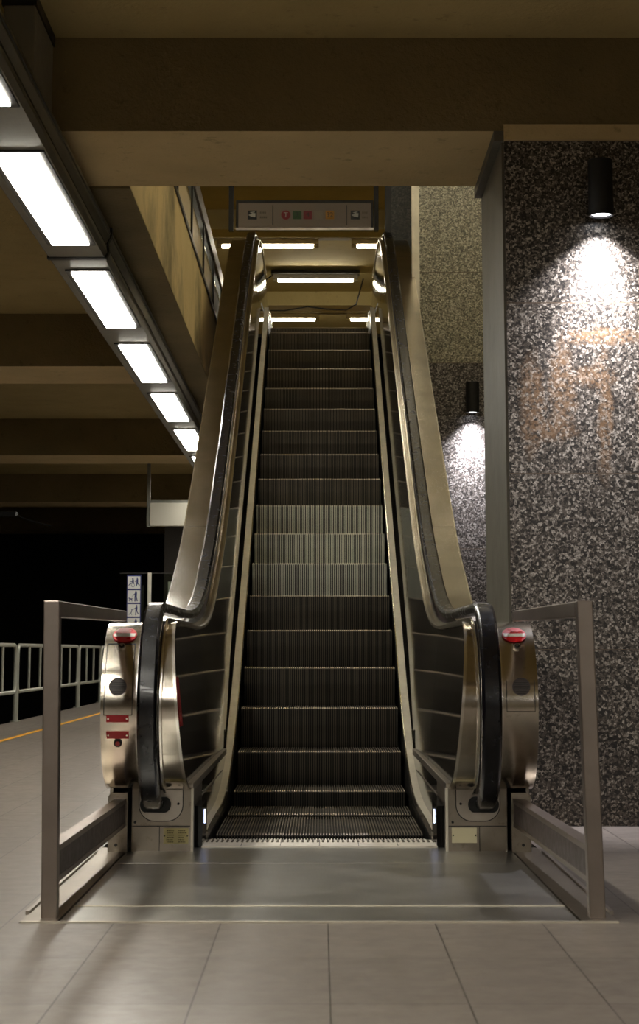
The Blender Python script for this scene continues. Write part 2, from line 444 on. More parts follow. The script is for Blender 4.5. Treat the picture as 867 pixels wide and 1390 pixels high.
    # skirt: lower flat panel, moulding, trim ledge, vertical skirt
    T = [(7.75, .035), (8.1, .047), (8.6, .052), (9.0, .060), (9.4, .098), (9.8, .180), (10.2, .315), (10.6, .490), (11.0, .70), (11.5, .985), (12.2, 1.382), (16.2, 3.70), (16.6, 3.86), (17.0, 3.93), (19.0, 3.93)]
    TP = smoothpath(T, 4)
    build('skirt_trim', band(sgn, TP, .466, .508, .03), 'steel_trim', esc, smooth=True)
    build('skirt_trim', band(sgn, TP, .462, .4665, .032, .003), 'steel_bright', esc, smooth=True)
    mb = MB(); rings = []
    for y, z in TP: rings.append([(sgn*.466, y, z-.45), (sgn*.472, y, z-.45), (sgn*.472, y, z-.01), (sgn*.466, y, z-.01)])
    build('skirt_panel', mb.loft(rings), 'skirt_black', esc)
    mb = MB(); rings = []
    for y in [7.33+.1*i for i in range(29)]:
        rings.append([(sgn*.500, y, -.02), (sgn*.508, y, -.02), (sgn*.508, y, max(.245, nos(y)+.175)), (sgn*.500, y, max(.245, nos(y)+.175))])
    build('skirt_panel', mb.loft(rings), 'panel_black', esc)
    build('panel_moulding', B(sgn*.494, sgn*.522, 7.33, 9.93, .232, .262), 'steel_plain', esc, bevel=.003)
    build('panel_moulding', B(sgn*.497, sgn*.502, 7.33, 9.6, .168, .174), 'steel_plain', esc)
    # base box under the newel
    x0, x1 = sgn*.497, sgn*.733
    base = build('newel_base', B(x0, x1, 7.315, 7.92, 0, .243), 'steel_base', esc, bevel=.003)
    build('corner_strip', B(sgn*.492, sgn*.501, 7.309, 7.34, 0, .243), 'steel_trim', base)
    build('base_seam', B(sgn*.503, sgn*.73, 7.312, 7.316, .098, .101), 'groove_black', base)
    build('base_seam', B(sgn*.622, sgn*.6245, 7.312, 7.316, .0, .098), 'groove_black', base)
    cxn = sgn*.618
    def ushape(w, h, r, zt): return [(cxn-w, zt), (cxn+w, zt)]+[(cxn+w-r+r*cos(a), zt-h+r-r*sin(a)) for a in [i*pi/16 for i in range(9)]]+[(cxn-w+r-r*sin(a), zt-h+r-r*cos(a)) for a in [i*pi/16 for i in range(9)]]
    inl = build('handrail_inlet', MB().prism_y(ushape(.084, .118, .06, .238), 7.308, 7.314), 'steel_plain', base)
    build('inlet_rim', MB().prism_y(ushape(.0875, .1215, .063, .238), 7.311, 7.3155), 'groove_black', base)
    pts = [(cxn+.036*(1 if cos(a) > 0 else -1)+.024*cos(a)+0, .182+.030*sin(a)) for a in [i*2*pi/24+.01 for i in range(24)]]
    build('inlet_brush', MB().prism_y([(x+sgn*.021, z) for x, z in pts], 7.295, 7.31), 'groove_black', base)
    for bx, bz in ((-.068, .185), (.068, .185), (-.10, .115)): build('bolt', MB().cyl((cxn+bx, 7.300, bz), (cxn+bx, 7.312, bz), .005, 10), 'groove_black', base)
    # rating plate
    if sgn < 0:
        pl = build('rating_plate', B(-.607, -.510, 7.310, 7.3145, .034, .092), 'plate_yellow', base, label='yellow rating plate with rows of small black print')
        mb = MB()
        for r_ in range(6):
            for cseg in ((-.596, -.566), (-.552, -.522)):
                zz = .083-r_*.0085; x = cseg[0]+random.uniform(0, .005)
                while x < cseg[1]-random.uniform(0, .006):
                    w = random.uniform(.003, .007); mb.box(x, x+w, 7.3085, 7.3105, zz-.0022, zz+.0015); x += w+.0018
        build('plate_print', mb, 'plate_ink', pl)
        for x in (-.603, -.514): build('plate_screw', MB().cyl((x, 7.306, .063), (x, 7.311, .063), .003, 8), 'groove_black', base)
    else:
        pl = build('rating_plate', B(.515, .612, 7.310, 7.3145, .036, .094), 'plate_pale', base, label='blank pale yellow plate')
        for x in (.520, .607): build('plate_screw', MB().cyl((x, 7.306, .065), (x, 7.311, .065), .003, 8), 'groove_black', base)
    # things on the outer face of the drum (patches that follow its curve)
    def patch(us, zs_, x0_, z0_, lift, mask=None, mi=0, mb=None):
        mb = mb or MB()
        for i in range(len(us)-1):
            for j in range(len(zs_)-1):
                q = [(us[i], zs_[j]), (us[i+1], zs_[j]), (us[i+1], zs_[j+1]), (us[i], zs_[j+1])]
                mb.quad([(x0_+u, fy(z0_+w)-lift, z0_+w+(lift if z0_+w > .8 else 0)) for u, w in q], mi)
        return mb
    def disc(x0_, z0_, rx, rz, lift, clip=None, mb=None, mi=0, seg=28):
        mb = mb or MB(); rows = 14
        for j in range(rows):
            wa = -rz+2*rz*j/rows; wb = -rz+2*rz*(j+1)/rows
            if clip and not clip((wa+wb)/2/rz): continue
            ha = rx*sqrt(max(0, 1-(wa/rz)**2)); hb = rx*sqrt(max(0, 1-(wb/rz)**2))
            P = lambda u, w: (x0_+u, fy(z0_+w)-lift, z0_+w+(lift*1.2 if z0_+w > .8 else 0))
            mb.quad([P(-ha, wa), P(ha, wa), P(hb, wb), P(-hb, wb)], mi)
        return mb
    xs = sgn*.752
    def dn(z, d):                     # point d in front of the drum face at height z, along its normal
        a_ = max(-1, min(1, (z-.5635)/.3225)); c_ = sqrt(1-a_*a_); return (7.325-(.3235+d)*c_, .5635+(.3235+d)*a_)
    def knob(x, z, r, d0, d1, seg=22):
        p, q = dn(z, d0), dn(z, d1); return MB().cyl((x, *p), (x, *q), r, seg)
    st = build('no_entry_sticker', disc(xs, .832, .046, .029, .003), 'sticker_red', nc, label='red no entry sticker with white bar')
    build('white_bar', disc(xs, .832, .041, .029, .0045, clip=lambda t: -.28 < t < .2), 'sticker_white', st)
    mb = knob(sgn*.757, .787, .014, -.004, .008)
    ks = build('key_switch', mb, 'steel_plain', nc, smooth=True)
    mb = knob(sgn*.757, .787, .0095, .006, .010); ks2 = build('switch_ring', mb, 'groove_black', ks)
    mb = knob(sgn*.757, .787, .005, .008, .013); build('switch_core', mb, 'steel_bright', ks)
    mb = knob(sgn*.762, .640, .034, -.004, .004, 28); gr = build('round_grille', mb, 'rail_dark', nc)
    mb = MB()
    for k in range(-4, 5):
        hw = sqrt(.030**2-(k*.0065)**2)
        p, q, p2, q2 = dn(.640+k*.0065-.0014, .002), dn(.640+k*.0065+.0014, .002), dn(.640+k*.0065-.0014, .0062), dn(.640+k*.0065+.0014, .0062)
        mb.prism_x([p, q, q2, p2], sgn*.762-hw, sgn*.762+hw)
    build('grille_slats', mb, 'frame_dark', gr)
    # access door outline
    mb = MB(); zb_, zt_ = (.535, .800) if sgn < 0 else (.548, .665)
    xa_, xb_ = sgn*.812, sgn*.706
    zz = [zb_+(zt_-zb_)*i/14 for i in range(15)]
    for x in ((xa_, xb_)): patch([-.0012, .0012], [z-zb_ for z in zz], x, zb_, .0012, mb=mb)
    for z in ((zb_, zt_) if sgn < 0 else (zb_,)): patch([min(xa_, xb_), max(xa_, xb_)], [-.0014, .0014], 0, z, .0012, mb=mb)
    build('access_door_gap', mb, 'groove_black', nc)
    if sgn < 0:
        for zc, nm in ((.522, 0), (.462, 1)):
            lb = build('red_label', MB().prism_x([dn(zc-.013, -.003), dn(zc+.013, -.003), dn(zc+.013, .004), dn(zc-.013, .004)], -.802, -.718), 'red_plastic', nc, label='small red warning label plate')
            for x in (-.795, -.725): build('label_screw', knob(x, zc, .0035, .0, .006, 8), 'steel_bright', lb)
        zc = .432
        mb = knob(-.760, zc, .0155, -.004, .006); bt = build('stop_button', mb, 'groove_black', nc)
        mb = knob(-.760, zc, .0085, .004, .010); build('button_cap', mb, 'red_plastic', bt)
        # upright red strip on the dark inner panel
        def strip(w0, w1, y0_, y1_, z0_, z1_, lift, nseg=1):
            return MB().hexa([(-(xin(7.5, z0_)-lift), y0_, z0_), (-(xin(7.5, z0_)-lift), y0_+w0, z0_), (-(xin(7.5, z0_)+.006), y0_+w0, z0_), (-(xin(7.5, z0_)+.006), y0_, z0_)],
                             [(-(xin(7.5, z1_)-lift), y1_, z1_), (-(xin(7.5, z1_)-lift), y1_+w0, z1_), (-(xin(7.5, z1_)+.006), y1_+w0, z1_), (-(xin(7.5, z1_)+.006), y1_, z1_)])
        rs = build('red_label', strip(.13, .13, 7.17, 7.12, .485, .675, .001), 'red_plastic', sp_, label='upright red warning strip')
        mb = MB()
        for k in range(13):
            z_ = .50+k*.0132; w_ = random.uniform(.05, .09)
            mb.hexa([(-(xin(7.5, z_)-.002), 7.18, z_), (-(xin(7.5, z_)-.002), 7.18+w_, z_), (-(xin(7.5, z_)+.002), 7.18+w_, z_), (-(xin(7.5, z_)+.002), 7.18, z_)],
                    [(-(xin(7.5, z_)-.002), 7.18, z_+.005), (-(xin(7.5, z_)-.002), 7.18+w_, z_+.005), (-(xin(7.5, z_)+.002), 7.18+w_, z_+.005), (-(xin(7.5, z_)+.002), 7.18, z_+.005)])
        build('label_print', mb, 'sticker_red', rs)
    # comb light
    build('comb_light', B(sgn*.4625, sgn*.4655, 7.60, 7.605, .085, .140), 'comb_glow', esc, label='small bluish comb light')
    build('light_housing', B(sgn*.4655, sgn*.499, 7.46, 7.76, .0, .165), 'panel_black', esc)

# steps
NR = 72; W = .895; PITCH = W/NR
def step_mesh(yn, zn, flat=False):
    mb = MB(); dep = .010
    hi = [(yn+.40, zn), (yn+.007, zn), (yn, zn-.007), (yn+.010, zn-.10), (yn+.034, zn-.232)]
    lo = [(yn+.40, zn-dep), (yn+.007+dep*.7, zn-dep), (yn+dep, zn-.007-dep*.6), (yn+.010+dep, zn-.10), (yn+.034+dep, zn-.232)]
    for k in range(NR):
        xa = -W/2+k*PITCH; x1 = xa+PITCH*.27; x2 = xa+PITCH*.73; xb = xa+PITCH
        cols = [(xa, lo), (x1, lo), (x1, hi), (x2, hi), (x2, lo), (xb, lo)]
        i0 = len(mb.v)
        for x, pr in cols: mb.v += [(x, y, z) for y, z in pr]
        for c_ in range(5):
            for r_ in range(4):
                mb.f.append((i0+c_*5+r_, i0+(c_+1)*5+r_, i0+(c_+1)*5+r_+1, i0+c_*5+r_+1))
                ridge = c_ == 2
                mb.m.append(1 if (ridge and r_ == 1) else (0 if ridge else 2))
    mb.box(-W/2, W/2, yn+.05, yn+.40, zn-.232, zn-dep-.002, 2)
    return mb
noses = [(8.10, .0), (8.50, .0), (9.10, .0), (9.78, .058), (10.225, .236)]+[(NY0+RUN*k, NZ0+RISE*k) for k in range(15)]+[(16.50, 3.715), (16.93, 3.735)]
for i, (yn, zn) in enumerate(noses):
    new = i-5 in (4, 5, 6)  # three steps that look lit, done with a paler metal
    mats_ = ['step_metal_lit' if new else 'step_metal', 'nosing_metal', 'step_body']  # new: the steps coloured as if lit
    build('step', step_mesh(yn, zn-.002 if zn > 0 else -.004), mats_, esc, label='ribbed step coloured lighter as if lit' if new else None)
# comb plate and landing plate at the foot
mb = MB(); mb.box(-.468, .468, 7.455, 7.70, -.02, .010)
for k in range(NR):
    xa = -W/2+(k+.0)*PITCH; mb.hexa([(xa-PITCH*.22, 7.70, -.015), (xa+PITCH*.22, 7.70, -.015), (xa+PITCH*.15, 7.87, -.008), (xa-PITCH*.15, 7.87, -.008)], [(xa-PITCH*.22, 7.70, .010), (xa+PITCH*.22, 7.70, .010), (xa+PITCH*.15, 7.87, -.002), (xa-PITCH*.15, 7.87, -.002)])
cbp = build('comb_plate', mb, 'comb_metal', esc)
for k in range(5):
    x = -.468+.156*(k+1); build('comb_gap', B(x-.001, x+.001, 7.456, 7.70, .0095, .0107), 'groove_black', cbp)
mb = MB()
for k in range(46):
    x = -.46+k*.0204; mb.box(x, x+.009, 7.60, 7.69, .010, .0122)
build('comb_ribs', mb, 'step_metal', cbp)
build('landing_plate', B(-.748, .748, 5.447, 5.750, -.03, .004), 'steel_floor', esc, bevel=.001)
build('landing_plate', B(-.748, .748, 5.775, 6.905, -.03, .004), 'steel_floor', esc, bevel=.001)
build('landing_plate', B(-.748, .748, 6.913, 7.452, -.03, .004), 'steel_floor', esc, bevel=.001)
build('joint_strip', B(-.748, .748, 5.751, 5.774, -.03, .006), 'steel_trim', esc)
build('joint_strip', B(-.86, .86, 5.432, 5.446, -.03, .005), 'steel_trim', esc)
for sgn in (-1, 1):
    build('plate_frame', B(sgn*.756, sgn*.862, 5.447, 7.46, -.03, .003), 'steel_base', esc)
build('landing_pit', B(-.862, .862, 5.447, 7.46, -.06, -.031), 'groove_black', esc)
build('upper_landing_plate', B(-.8, .8, 17.0, 19.2, 3.70, 3.738), 'steel_floor', esc)
build('truss_cover', MB().prism_x([(7.46, -.06), (7.46, -.75), (9.9, -.75), (17.6, 3.14), (19.2, 3.14), (19.2, 3.50), (16.9, 3.45), (10.0, -.35), (9.4, -.28), (7.46, -.28)], -.80, .80), 'black_paint', esc)

# ------------------------------------------------------------------ guard barriers beside the foot of the escalator
def slanted_post(mb, x0, x1, xt, y0, y1, z0, z1, mi=0):
    mb.hexa([(x0, y0, z0), (x1, y0, z0), (x1, y1, z0), (x0, y1, z0)], [(x0+xt, y0, z1), (x1+xt, y0, z1), (x1+xt, y1, z1), (x0+xt, y1, z1)], mi)
for sgn, lab in ((-1, 'square steel guard barrier left of the escalator foot, platform side'), (1, 'square steel guard barrier right of the escalator foot, granite wall side')):
    cxp = sgn*.789 if sgn < 0 else .812
    tl = -.013 if sgn < 0 else -.018
    r = root('guard_barrier', lab, 'barrier', (cxp, 5.55, 0), 'guard barriers at the escalator foot')
    mb = MB(); slanted_post(mb, cxp-.0235, cxp+.0235, tl, 5.515, 5.565, .0, .922); build('post', mb, 'steel_post', r, bevel=.003)
    mb = MB(); xe = sgn*.775
    mb.hexa([(cxp+tl-.0235, 5.566, .874), (cxp+tl+.0235, 5.566, .874), (xe+.0235, 7.19, .888), (xe-.0235, 7.19, .888)],
            [(cxp+tl-.0235, 5.566, .921), (cxp+tl+.0235, 5.566, .921), (xe+.0235, 7.19, .928), (xe-.0235, 7.19, .928)])
    build('top_rail', mb, 'steel_post', r, bevel=.003)
    def lr(z0, z1, w, mat, nm, mb=None):
        mb = MB(); a = cxp+tl*.15
        mb.hexa([(a-w, 5.566, z0), (a+w, 5.566, z0), (xe+w, 7.29, z0), (xe-w, 7.29, z0)], [(a-w, 5.566, z1), (a+w, 5.566, z1), (xe+w, 7.29, z1), (xe-w, 7.29, z1)])
        return build(nm, mb, mat, r, bevel=.002)
    lo = lr(.108, .203, .020, 'rail_dark', 'lower_rail'); 
    for z0, z1 in ((.100, .116), (.188, .206)):
        mb = MB(); a = cxp+tl*.15; w = .0225
        mb.hexa([(a-w, 5.566, z0), (a+w, 5.566, z0), (xe+w, 7.29, z0), (xe-w, 7.29, z0)], [(a-w, 5.566, z1), (a+w, 5.566, z1), (xe+w, 7.29, z1), (xe-w, 7.29, z1)])
        build('rail_lip', mb, 'steel_post', lo, bevel=.001)
    mb = MB(); mb.prism_y([(sgn*.746, 0), (sgn*.822, 0), (sgn*.822, .215), (sgn*.812, .228), (sgn*.746, .228)], 7.292, 7.35)
    br = build('wall_bracket', mb, 'steel_base', r, bevel=.002)
    mb = MB(); mb.cyl((sgn*.79, 7.284, .03), (sgn*.79, 7.294, .03), .006, 12); build('bolt', mb, 'groove_black', br)
    build('foot_rail', B(sgn*.865-.006, sgn*.865+.006, 5.60, 7.28, .0, .012), 'steel_plain', r)

# ------------------------------------------------------------------ setting: floors, beams, ceilings, walls
fl = MB()
fl.box(-3.42, -.865, -9, 38.5, -.25, 0); fl.box(.865, 7, -9, 38.5, -.25, 0)
fl.box(-.865, .865, -9, 5.434, -.25, 0); fl.box(-.865, .865, 12.5, 38.5, -.25, 0)
struct('floor', fl, 'floor_tiles')
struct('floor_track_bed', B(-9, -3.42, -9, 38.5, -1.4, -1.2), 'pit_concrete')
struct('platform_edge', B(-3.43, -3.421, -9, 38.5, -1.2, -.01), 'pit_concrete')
tag(build('yellow_line', B(-2.815, -2.755, -9, 38, .0, .002), 'yellow_paint'), 'thin yellow safety line painted along the platform floor', 'floor line')

# front beam and the regular beams across the hall
def beam(nm, x0, x1, y0, d=1.03):      # sides darker than the underside, shade and dirt put into the colour
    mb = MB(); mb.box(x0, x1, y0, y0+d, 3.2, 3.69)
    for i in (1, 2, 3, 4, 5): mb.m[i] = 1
    return struct(nm, mb, ['beam_concrete', 'beam_face_dirt_shade'])
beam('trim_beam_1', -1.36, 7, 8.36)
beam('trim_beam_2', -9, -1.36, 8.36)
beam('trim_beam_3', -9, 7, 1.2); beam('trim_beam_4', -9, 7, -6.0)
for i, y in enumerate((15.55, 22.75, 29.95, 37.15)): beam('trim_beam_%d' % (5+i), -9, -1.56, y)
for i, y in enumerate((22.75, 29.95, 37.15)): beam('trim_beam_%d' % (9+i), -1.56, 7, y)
# edge beam along the opening, with kerb above
eb = MB(); eb.box(-1.56, -1.0, 9.392, 18.6, 3.2, 3.95); struct('trim_edge_beam', eb, 'opening_concrete')
struct('trim_edge_shade_sheet', B(-1.57, -1.003, 9.392, 18.6, 3.188, 3.199), 'soffit_shaded')
struct('trim_kerb', B(-1.02, -.988, 9.40, 18.6, 3.93, 3.962), 'frame_dark')
# ceiling of the hall = slab under the upper floor, with the opening left free
ce = MB(); ce.box(-9, 7, -9, 8.36, 3.66, 3.735); ce.box(-9, -1.56, 8.36, 38.5, 3.66, 3.735)
ce.box(-1.56, 7, 18.6, 38.5, 3.66, 3.735); ce.box(-1.56, 7, 8.36, 9.39, 3.691, 3.735); ce.box(2.6, 7, 9.39, 18.6, 3.66, 3.735)
struct('ceiling', ce, 'ceiling_concrete')
struct('ceiling_edge', B(-1.0, 2.6, 18.45, 18.6, 3.2, 3.73), 'beam_concrete')
# upper hall
struct('ceiling_upper', B(-9, 7, 9.0, 40, 6.9, 7.0), 'upper_concrete')
struct('wall_upper_back', B(-9, 7, 40, 40.2, 3.7, 7.0), 'upper_concrete')
struct('wall_upper_front', B(-9, 7, 8.8, 9.0, 3.74, 7.0), 'upper_concrete')
struct('wall_upper_left', B(-9.2, -9, 8.8, 40.2, 3.7, 7.0), 'upper_concrete')
for i, (y, zz) in enumerate(((25.0, 6.62), (30.9, 6.66), (36.2, 6.6))):
    struct('trim_upper_beam_%d' % (i+1), B(-9, 7, y, y+(.55 if i else .5), zz, 6.9), 'upper_concrete')
struct('wall_upper_right', B(7, 7.2, 8.8, 40.2, 3.7, 7.0), 'upper_concrete')
# lower hall shell
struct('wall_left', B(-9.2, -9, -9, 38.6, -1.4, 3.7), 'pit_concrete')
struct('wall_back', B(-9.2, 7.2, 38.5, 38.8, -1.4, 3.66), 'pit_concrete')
struct('wall_front', B(-9.2, 7.2, -9.3, -9, -1.4, 3.7), 'hall_concrete')
struct('wall_right', B(7, 7.2, -9.3, 38.8, 0, 3.7), 'hall_concrete')
# granite walls
struct('wall_granite_front', B(.872, 7, 8.38, 9.44, .104, 3.156), 'granite_front')
struct('baseboard_granite', B(.876, 7, 8.386, 9.43, 0, .1035), 'granite_front')
struct('trim_pier_side', B(.860, .871, 8.384, 9.47, 0, 3.15), 'grey_stone')
struct('trim_ledge_front', B(.8685, 7, 8.352, 8.378, 3.157, 3.232), 'beam_concrete')
struct('trim_ledge_side', B(.822, .868, 8.352, 9.46, 3.151, 3.199), 'grey_stone')
struct('wall_granite_rear', B(.872, 2.6, 15.6, 16.2, 0, 3.236), 'granite_rear_low')
struct('wall_granite_rear_upper', B(.872, 2.6, 15.6, 16.2, 3.237, 6.9), 'granite_rear_high')
struct('trim_rear_corner', B(.805, .870, 15.57, 15.70, 3.1, 6.9), 'steel_trim')
struct('wall_recess', B(2.6, 2.75, 9.44, 16.2, 0, 6.9), 'hall_concrete')
struct('wall_granite_pillar', B(.80, 1.5, 20.0, 20.6, 3.735, 6.9), 'granite_dark')
struct('trim_pillar_frame', B(.735, .80, 19.98, 20.1, 3.735, 6.9), 'frame_dark')
struct('wall_far_column', B(-2.62, -1.9, 31., 31.6, 0, 3.2), 'column_dark')

# ceiling hanger box at top left
hb = root('ceiling_hanger_box', 'grey metal box hanging between the ceiling and the lamp channel beside the big beam', 'duct', (-1.45, 8.2, 3.14))
build('casing', B(-1.40, -1.262, 7.78, 8.34, 3.142, 3.61), 'box_grey', hb, bevel=.004)
build('cap', B(-1.41, -1.255, 7.77, 8.35, 3.61, 3.66), 'frame_dark', hb)

# ------------------------------------------------------------------ lamp channel with luminaires
ch = root('lamp_channel', 'long grey metal lighting channel hanging under the ceiling over the platform', 'light channel', (-1.37, 7, 2.97))
prof = [(-1.525, 2.972), (-1.215, 2.972), (-1.198, 3.0), (-1.205, 3.05), (-1.185, 3.085), (-1.185, 3.135), (-1.525, 3.135)]
mb = MB(); mb.prism_y(prof, -7.5, 10.11); build('housing', mb, 'channel_metal', ch)
mb = MB(); mb.prism_y(prof, 10.14, 31.0); build('housing', mb, 'channel_metal', ch)
mb = MB(); mb.prism_y([(x*1.0+(-.012 if x < -1.4 else .012), z+(-.008 if z < 3.0 else .008)) for x, z in prof], 10.10, 10.15); build('joint_band', mb, 'frame_dark', ch)
for q in ((-1.184, -1.178, -7.5, 31.0, 3.10, 3.106), (-1.2045, -1.1995, -7.5, 31.0, 3.035, 3.041), (-1.53, -1.5245, -7.5, 31.0, 2.975, 2.985)):
    build('edge_line', B(*q), 'frame_dark', ch)
for y, zt in ((-3.5, 3.66), (0, 3.66), (5, 3.66), (12.5, 3.187), (18.0, 3.187)):
    build('suspension_rod', MB().cyl((-1.37, y, 3.135), (-1.37, y, zt), .012, 8), 'channel_metal', ch)
names = ['largest whole glowing ceiling light panel, just before the channel joint band', 'glowing ceiling light panel just after the dark joint band', 'third glowing ceiling light panel beyond the nearest beam, middle of the row', 'small glowing ceiling light panel second from the far end', 'farthest glowing ceiling light panel partly hidden by the escalator deck']
for k in range(-5, 9):
    y0 = 7.92+2.562*k; y1 = y0+1.80
    if k == -1: lab = 'nearest ceiling light panel, only its corner showing at the left edge'
    elif k > 4: lab = 'added ceiling light panel hidden behind the escalator deck'  # unseen panels added to brighten the far ceiling
    elif k >= 0: lab = names[k]
    else: lab = 'ceiling light panel of the channel behind the viewer'
    r = root('ceiling_light', lab, 'ceiling light', (-1.35, y0, 2.965), 'light panels in the long channel')
    build('frame', B(-1.482, -1.222, y0-.045, y1+.045, 2.963, 2.9715), 'frame_dark', r)
    build('diffuser', B(-1.452, -1.252, y0, y1, 2.955, 2.9625), 'panel_glow', r)

# unseen lamp channel added behind the viewer to brighten soffit and right newel
c2h = root('lamp_channel', 'added unseen lighting channel at the right, behind the viewer', 'light channel', (3.2, -3, 2.97))
build('housing', B(3.03, 3.37, -7.5, 2.6, 2.972, 3.135), 'channel_metal', c2h)
for y in (-3.5, 0): build('suspension_rod', MB().cyl((3.2, y, 3.135), (3.2, y, 3.66), .012, 8), 'channel_metal', c2h)
for k in range(4):
    y0 = -7.2+2.562*k
    r = root('ceiling_light', 'added unseen ceiling light panel behind the viewer', 'ceiling light', (3.2, y0, 2.965), 'added light panels behind the viewer')
    build('frame', B(3.07, 3.33, y0-.045, y0+1.845, 2.963, 2.9715), 'frame_dark', r)
    build('diffuser', B(3.10, 3.30, y0, y0+1.8, 2.955, 2.9625), 'panel_glow', r)

# ------------------------------------------------------------------ wall spotlights
def wall_spot(x, ywall, zb, zt, rad, lab, power):
    y = ywall-rad-.045
    r = root('wall_spotlight', lab, 'wall light', (x, ywall, (zb+zt)/2), 'black cylinder spotlights on the granite walls')
    mb = MB(); seg = 32
    ring = lambda rr, z: [(x+rr*cos(2*pi*k/seg), y+rr*sin(2*pi*k/seg), z) for k in range(seg)]
    mb.loft([ring(rad*.80, zb+.03), ring(rad*.86, zb+.012), ring(rad*.9, zb), ring(rad, zb), ring(rad, zt-.004), ring(rad-.004, zt)])
    build('body', mb, 'black_paint', r, smooth=True)
    mb = MB(); mb.cyl((x, y, zb+.009), (x, y, zb+.014), rad*.8, 28); build('lens', mb, 'lens_glow', r)
    mb = MB(); mb.box(x-.03, x+.03, y+rad-.008, ywall-.0015, (zb+zt)/2-.05, (zb+zt)/2+.05); build('wall_mount', mb, 'black_paint', r)
    for nm, ang, pw, bl in (('spot_inner', 58, power*.8, 1.), ('spot_outer', 105, power*.22, .8)):
        L = bpy.data.lights.new(nm, 'SPOT'); L.energy = pw; L.spot_size = radians(ang); L.spot_blend = bl; L.shadow_soft_size = .02; L.color = (.93, .92, 1.)
        o = bpy.data.objects.new(nm, L); COL.objects.link(o); o.parent = r
        o.location = (0, y-ywall, zb-.004-(zb+zt)/2); o.rotation_euler = (radians(8. if nm == 'spot_inner' else 1.), 0, 0)
wall_spot(1.307, 8.38, 2.77, 3.037, .0575, 'large black cylinder spotlight shining down the front granite wall', 430)
wall_spot(1.308, 15.6, 2.79, 3.055, .0575, 'smaller looking black cylinder spotlight on the rear granite wall behind the escalator', 360)

# ------------------------------------------------------------------ upper guard rail along the opening
g = root('opening_guard', 'steel guard rail with cream infill panels along the edge of the upper opening', 'guard rail', (-1.0, 10, 3.96))
ps = [9.6+1.45*i for i in range(7)]
for y in ps:
    build('post', B(-1.03, -.99, y-.02, y+.02, 3.963, 4.57), 'frame_dark', g)
for a, c_ in zip(ps, ps[1:]):
    build('infill_panel', B(-1.02, -1.005, a+.03, c_-.03, 3.968, 4.235), 'infill_cream', g)
    build('dark_band', B(-1.022, -1.002, a+.03, c_-.03, 4.255, 4.40), 'frame_dark', g)
    build('middle_rail', B(-1.025, -.998, a+.025, c_-.025, 4.236, 4.254), 'steel_bright', g)
build('top_rail', B(-1.03, -.985, 9.5, 18.4, 4.42, 4.565), 'steel_plain', g, bevel=.006)

# ------------------------------------------------------------------ upper hall fluorescent fittings
def fitting(x0, x1, y, z, lab, grp, batten=(-.05, .05), twin=False):
    r = root('tube_light', lab, 'tube light', ((x0+x1)/2, y, z), grp)
    build('batten', B(x0-.05, x1+.05, y-.05, y+.05, z+.03, z+.115), 'batten_grey', r)
    mb = MB(); mb.cyl((x0+.03, y-.02, z), (x1-.03, y-.02, z), .023, 14); build('tube', mb, 'tube_glow', r, smooth=True)
    for a_, b_ in ((x0-.05, x0+.028), (x1-.028, x1+.05)): build('tube_holder', MB().cyl((a_, y-.02, z), (b_, y-.02, z), .026, 12), 'lamp_end', r)
    return r
G1 = 'fluorescent tubes of the upper floor'
def row(y, z, nm, xs):
    mb = MB(); mb.box(-6, 5.5, y-.09, y+.09, z+.115, z+.24)
    tag(build(nm, mb, 'batten_grey'), xs, 'tray')
row(26.3, 6.66, 'lamp_tray', 'long grey lamp tray under the upper ceiling just below the route sign')
fitting(-1.46, -.06, 26.3, 6.66, 'glowing tube below the left of the route sign, left handrail in front', G1)
fitting(.52, 1.92, 26.3, 6.66, 'glowing tube below the right end of the route sign, behind the right handrail', G1)
r_ = fitting(-.70, .57, 29.0, 6.70, 'single glowing tube fitting in the middle between the two handrails', G1)
mb = MB(); mb.prism_x([(28.86, 6.80), (28.93, 6.86), (29.14, 6.86), (29.14, 6.80)], -.78, .65); build('reflector', mb, 'frame_dark', r_)
row(32.3, 6.66, 'lamp_tray', 'grey lamp tray just above the top step')
fitting(-1.4, -.05, 32.3, 6.66, 'lower left glowing tube seen just above the top step', G1)
fitting(.53, 1.9, 32.3, 6.66, 'lower right glowing tube seen just above the top step', G1)
mb = MB(); mb.tube([(-1.3, 30.6, 6.52), (-.6, 30.55, 6.50), (-.2, 30.5, 6.56), (.1, 30.5, 6.52), (.45, 30.5, 6.50), (.62, 30.4, 6.58), (.72, 29.6, 6.85)], .012, 8)
tag(build('ceiling_cable', mb, 'black_paint'), 'thin dark cable sagging under the upper ceiling above the top step', 'cable')
mb = MB(); mb.tube([(-.78, 29.0, 6.78), (-.86, 29.0, 6.72), (-.95, 28.9, 6.80), (-1.2, 28.8, 6.86)], .012, 8)
tag(build('lamp_cable', mb, 'black_paint'), 'short dark cable curling from the left end of the middle tube fitting', 'cable')
for xx, yy in ((.2, 10.6), (1.8, 10.6), (.2, 13.2), (1.8, 13.2), (1.8, 11.9), (1.8, 14.4), (1.7, 10.0), (-3, 13.2), (.6, 16), (2.9, 19), (-3, 19)):  # unseen tubes added to brighten the opening wall and rear granite
    fitting(xx-.7, xx+.7, yy, 6.785, 'fluorescent tube added on the upper ceiling, out of view', 'unseen fluorescent tubes added over the opening')

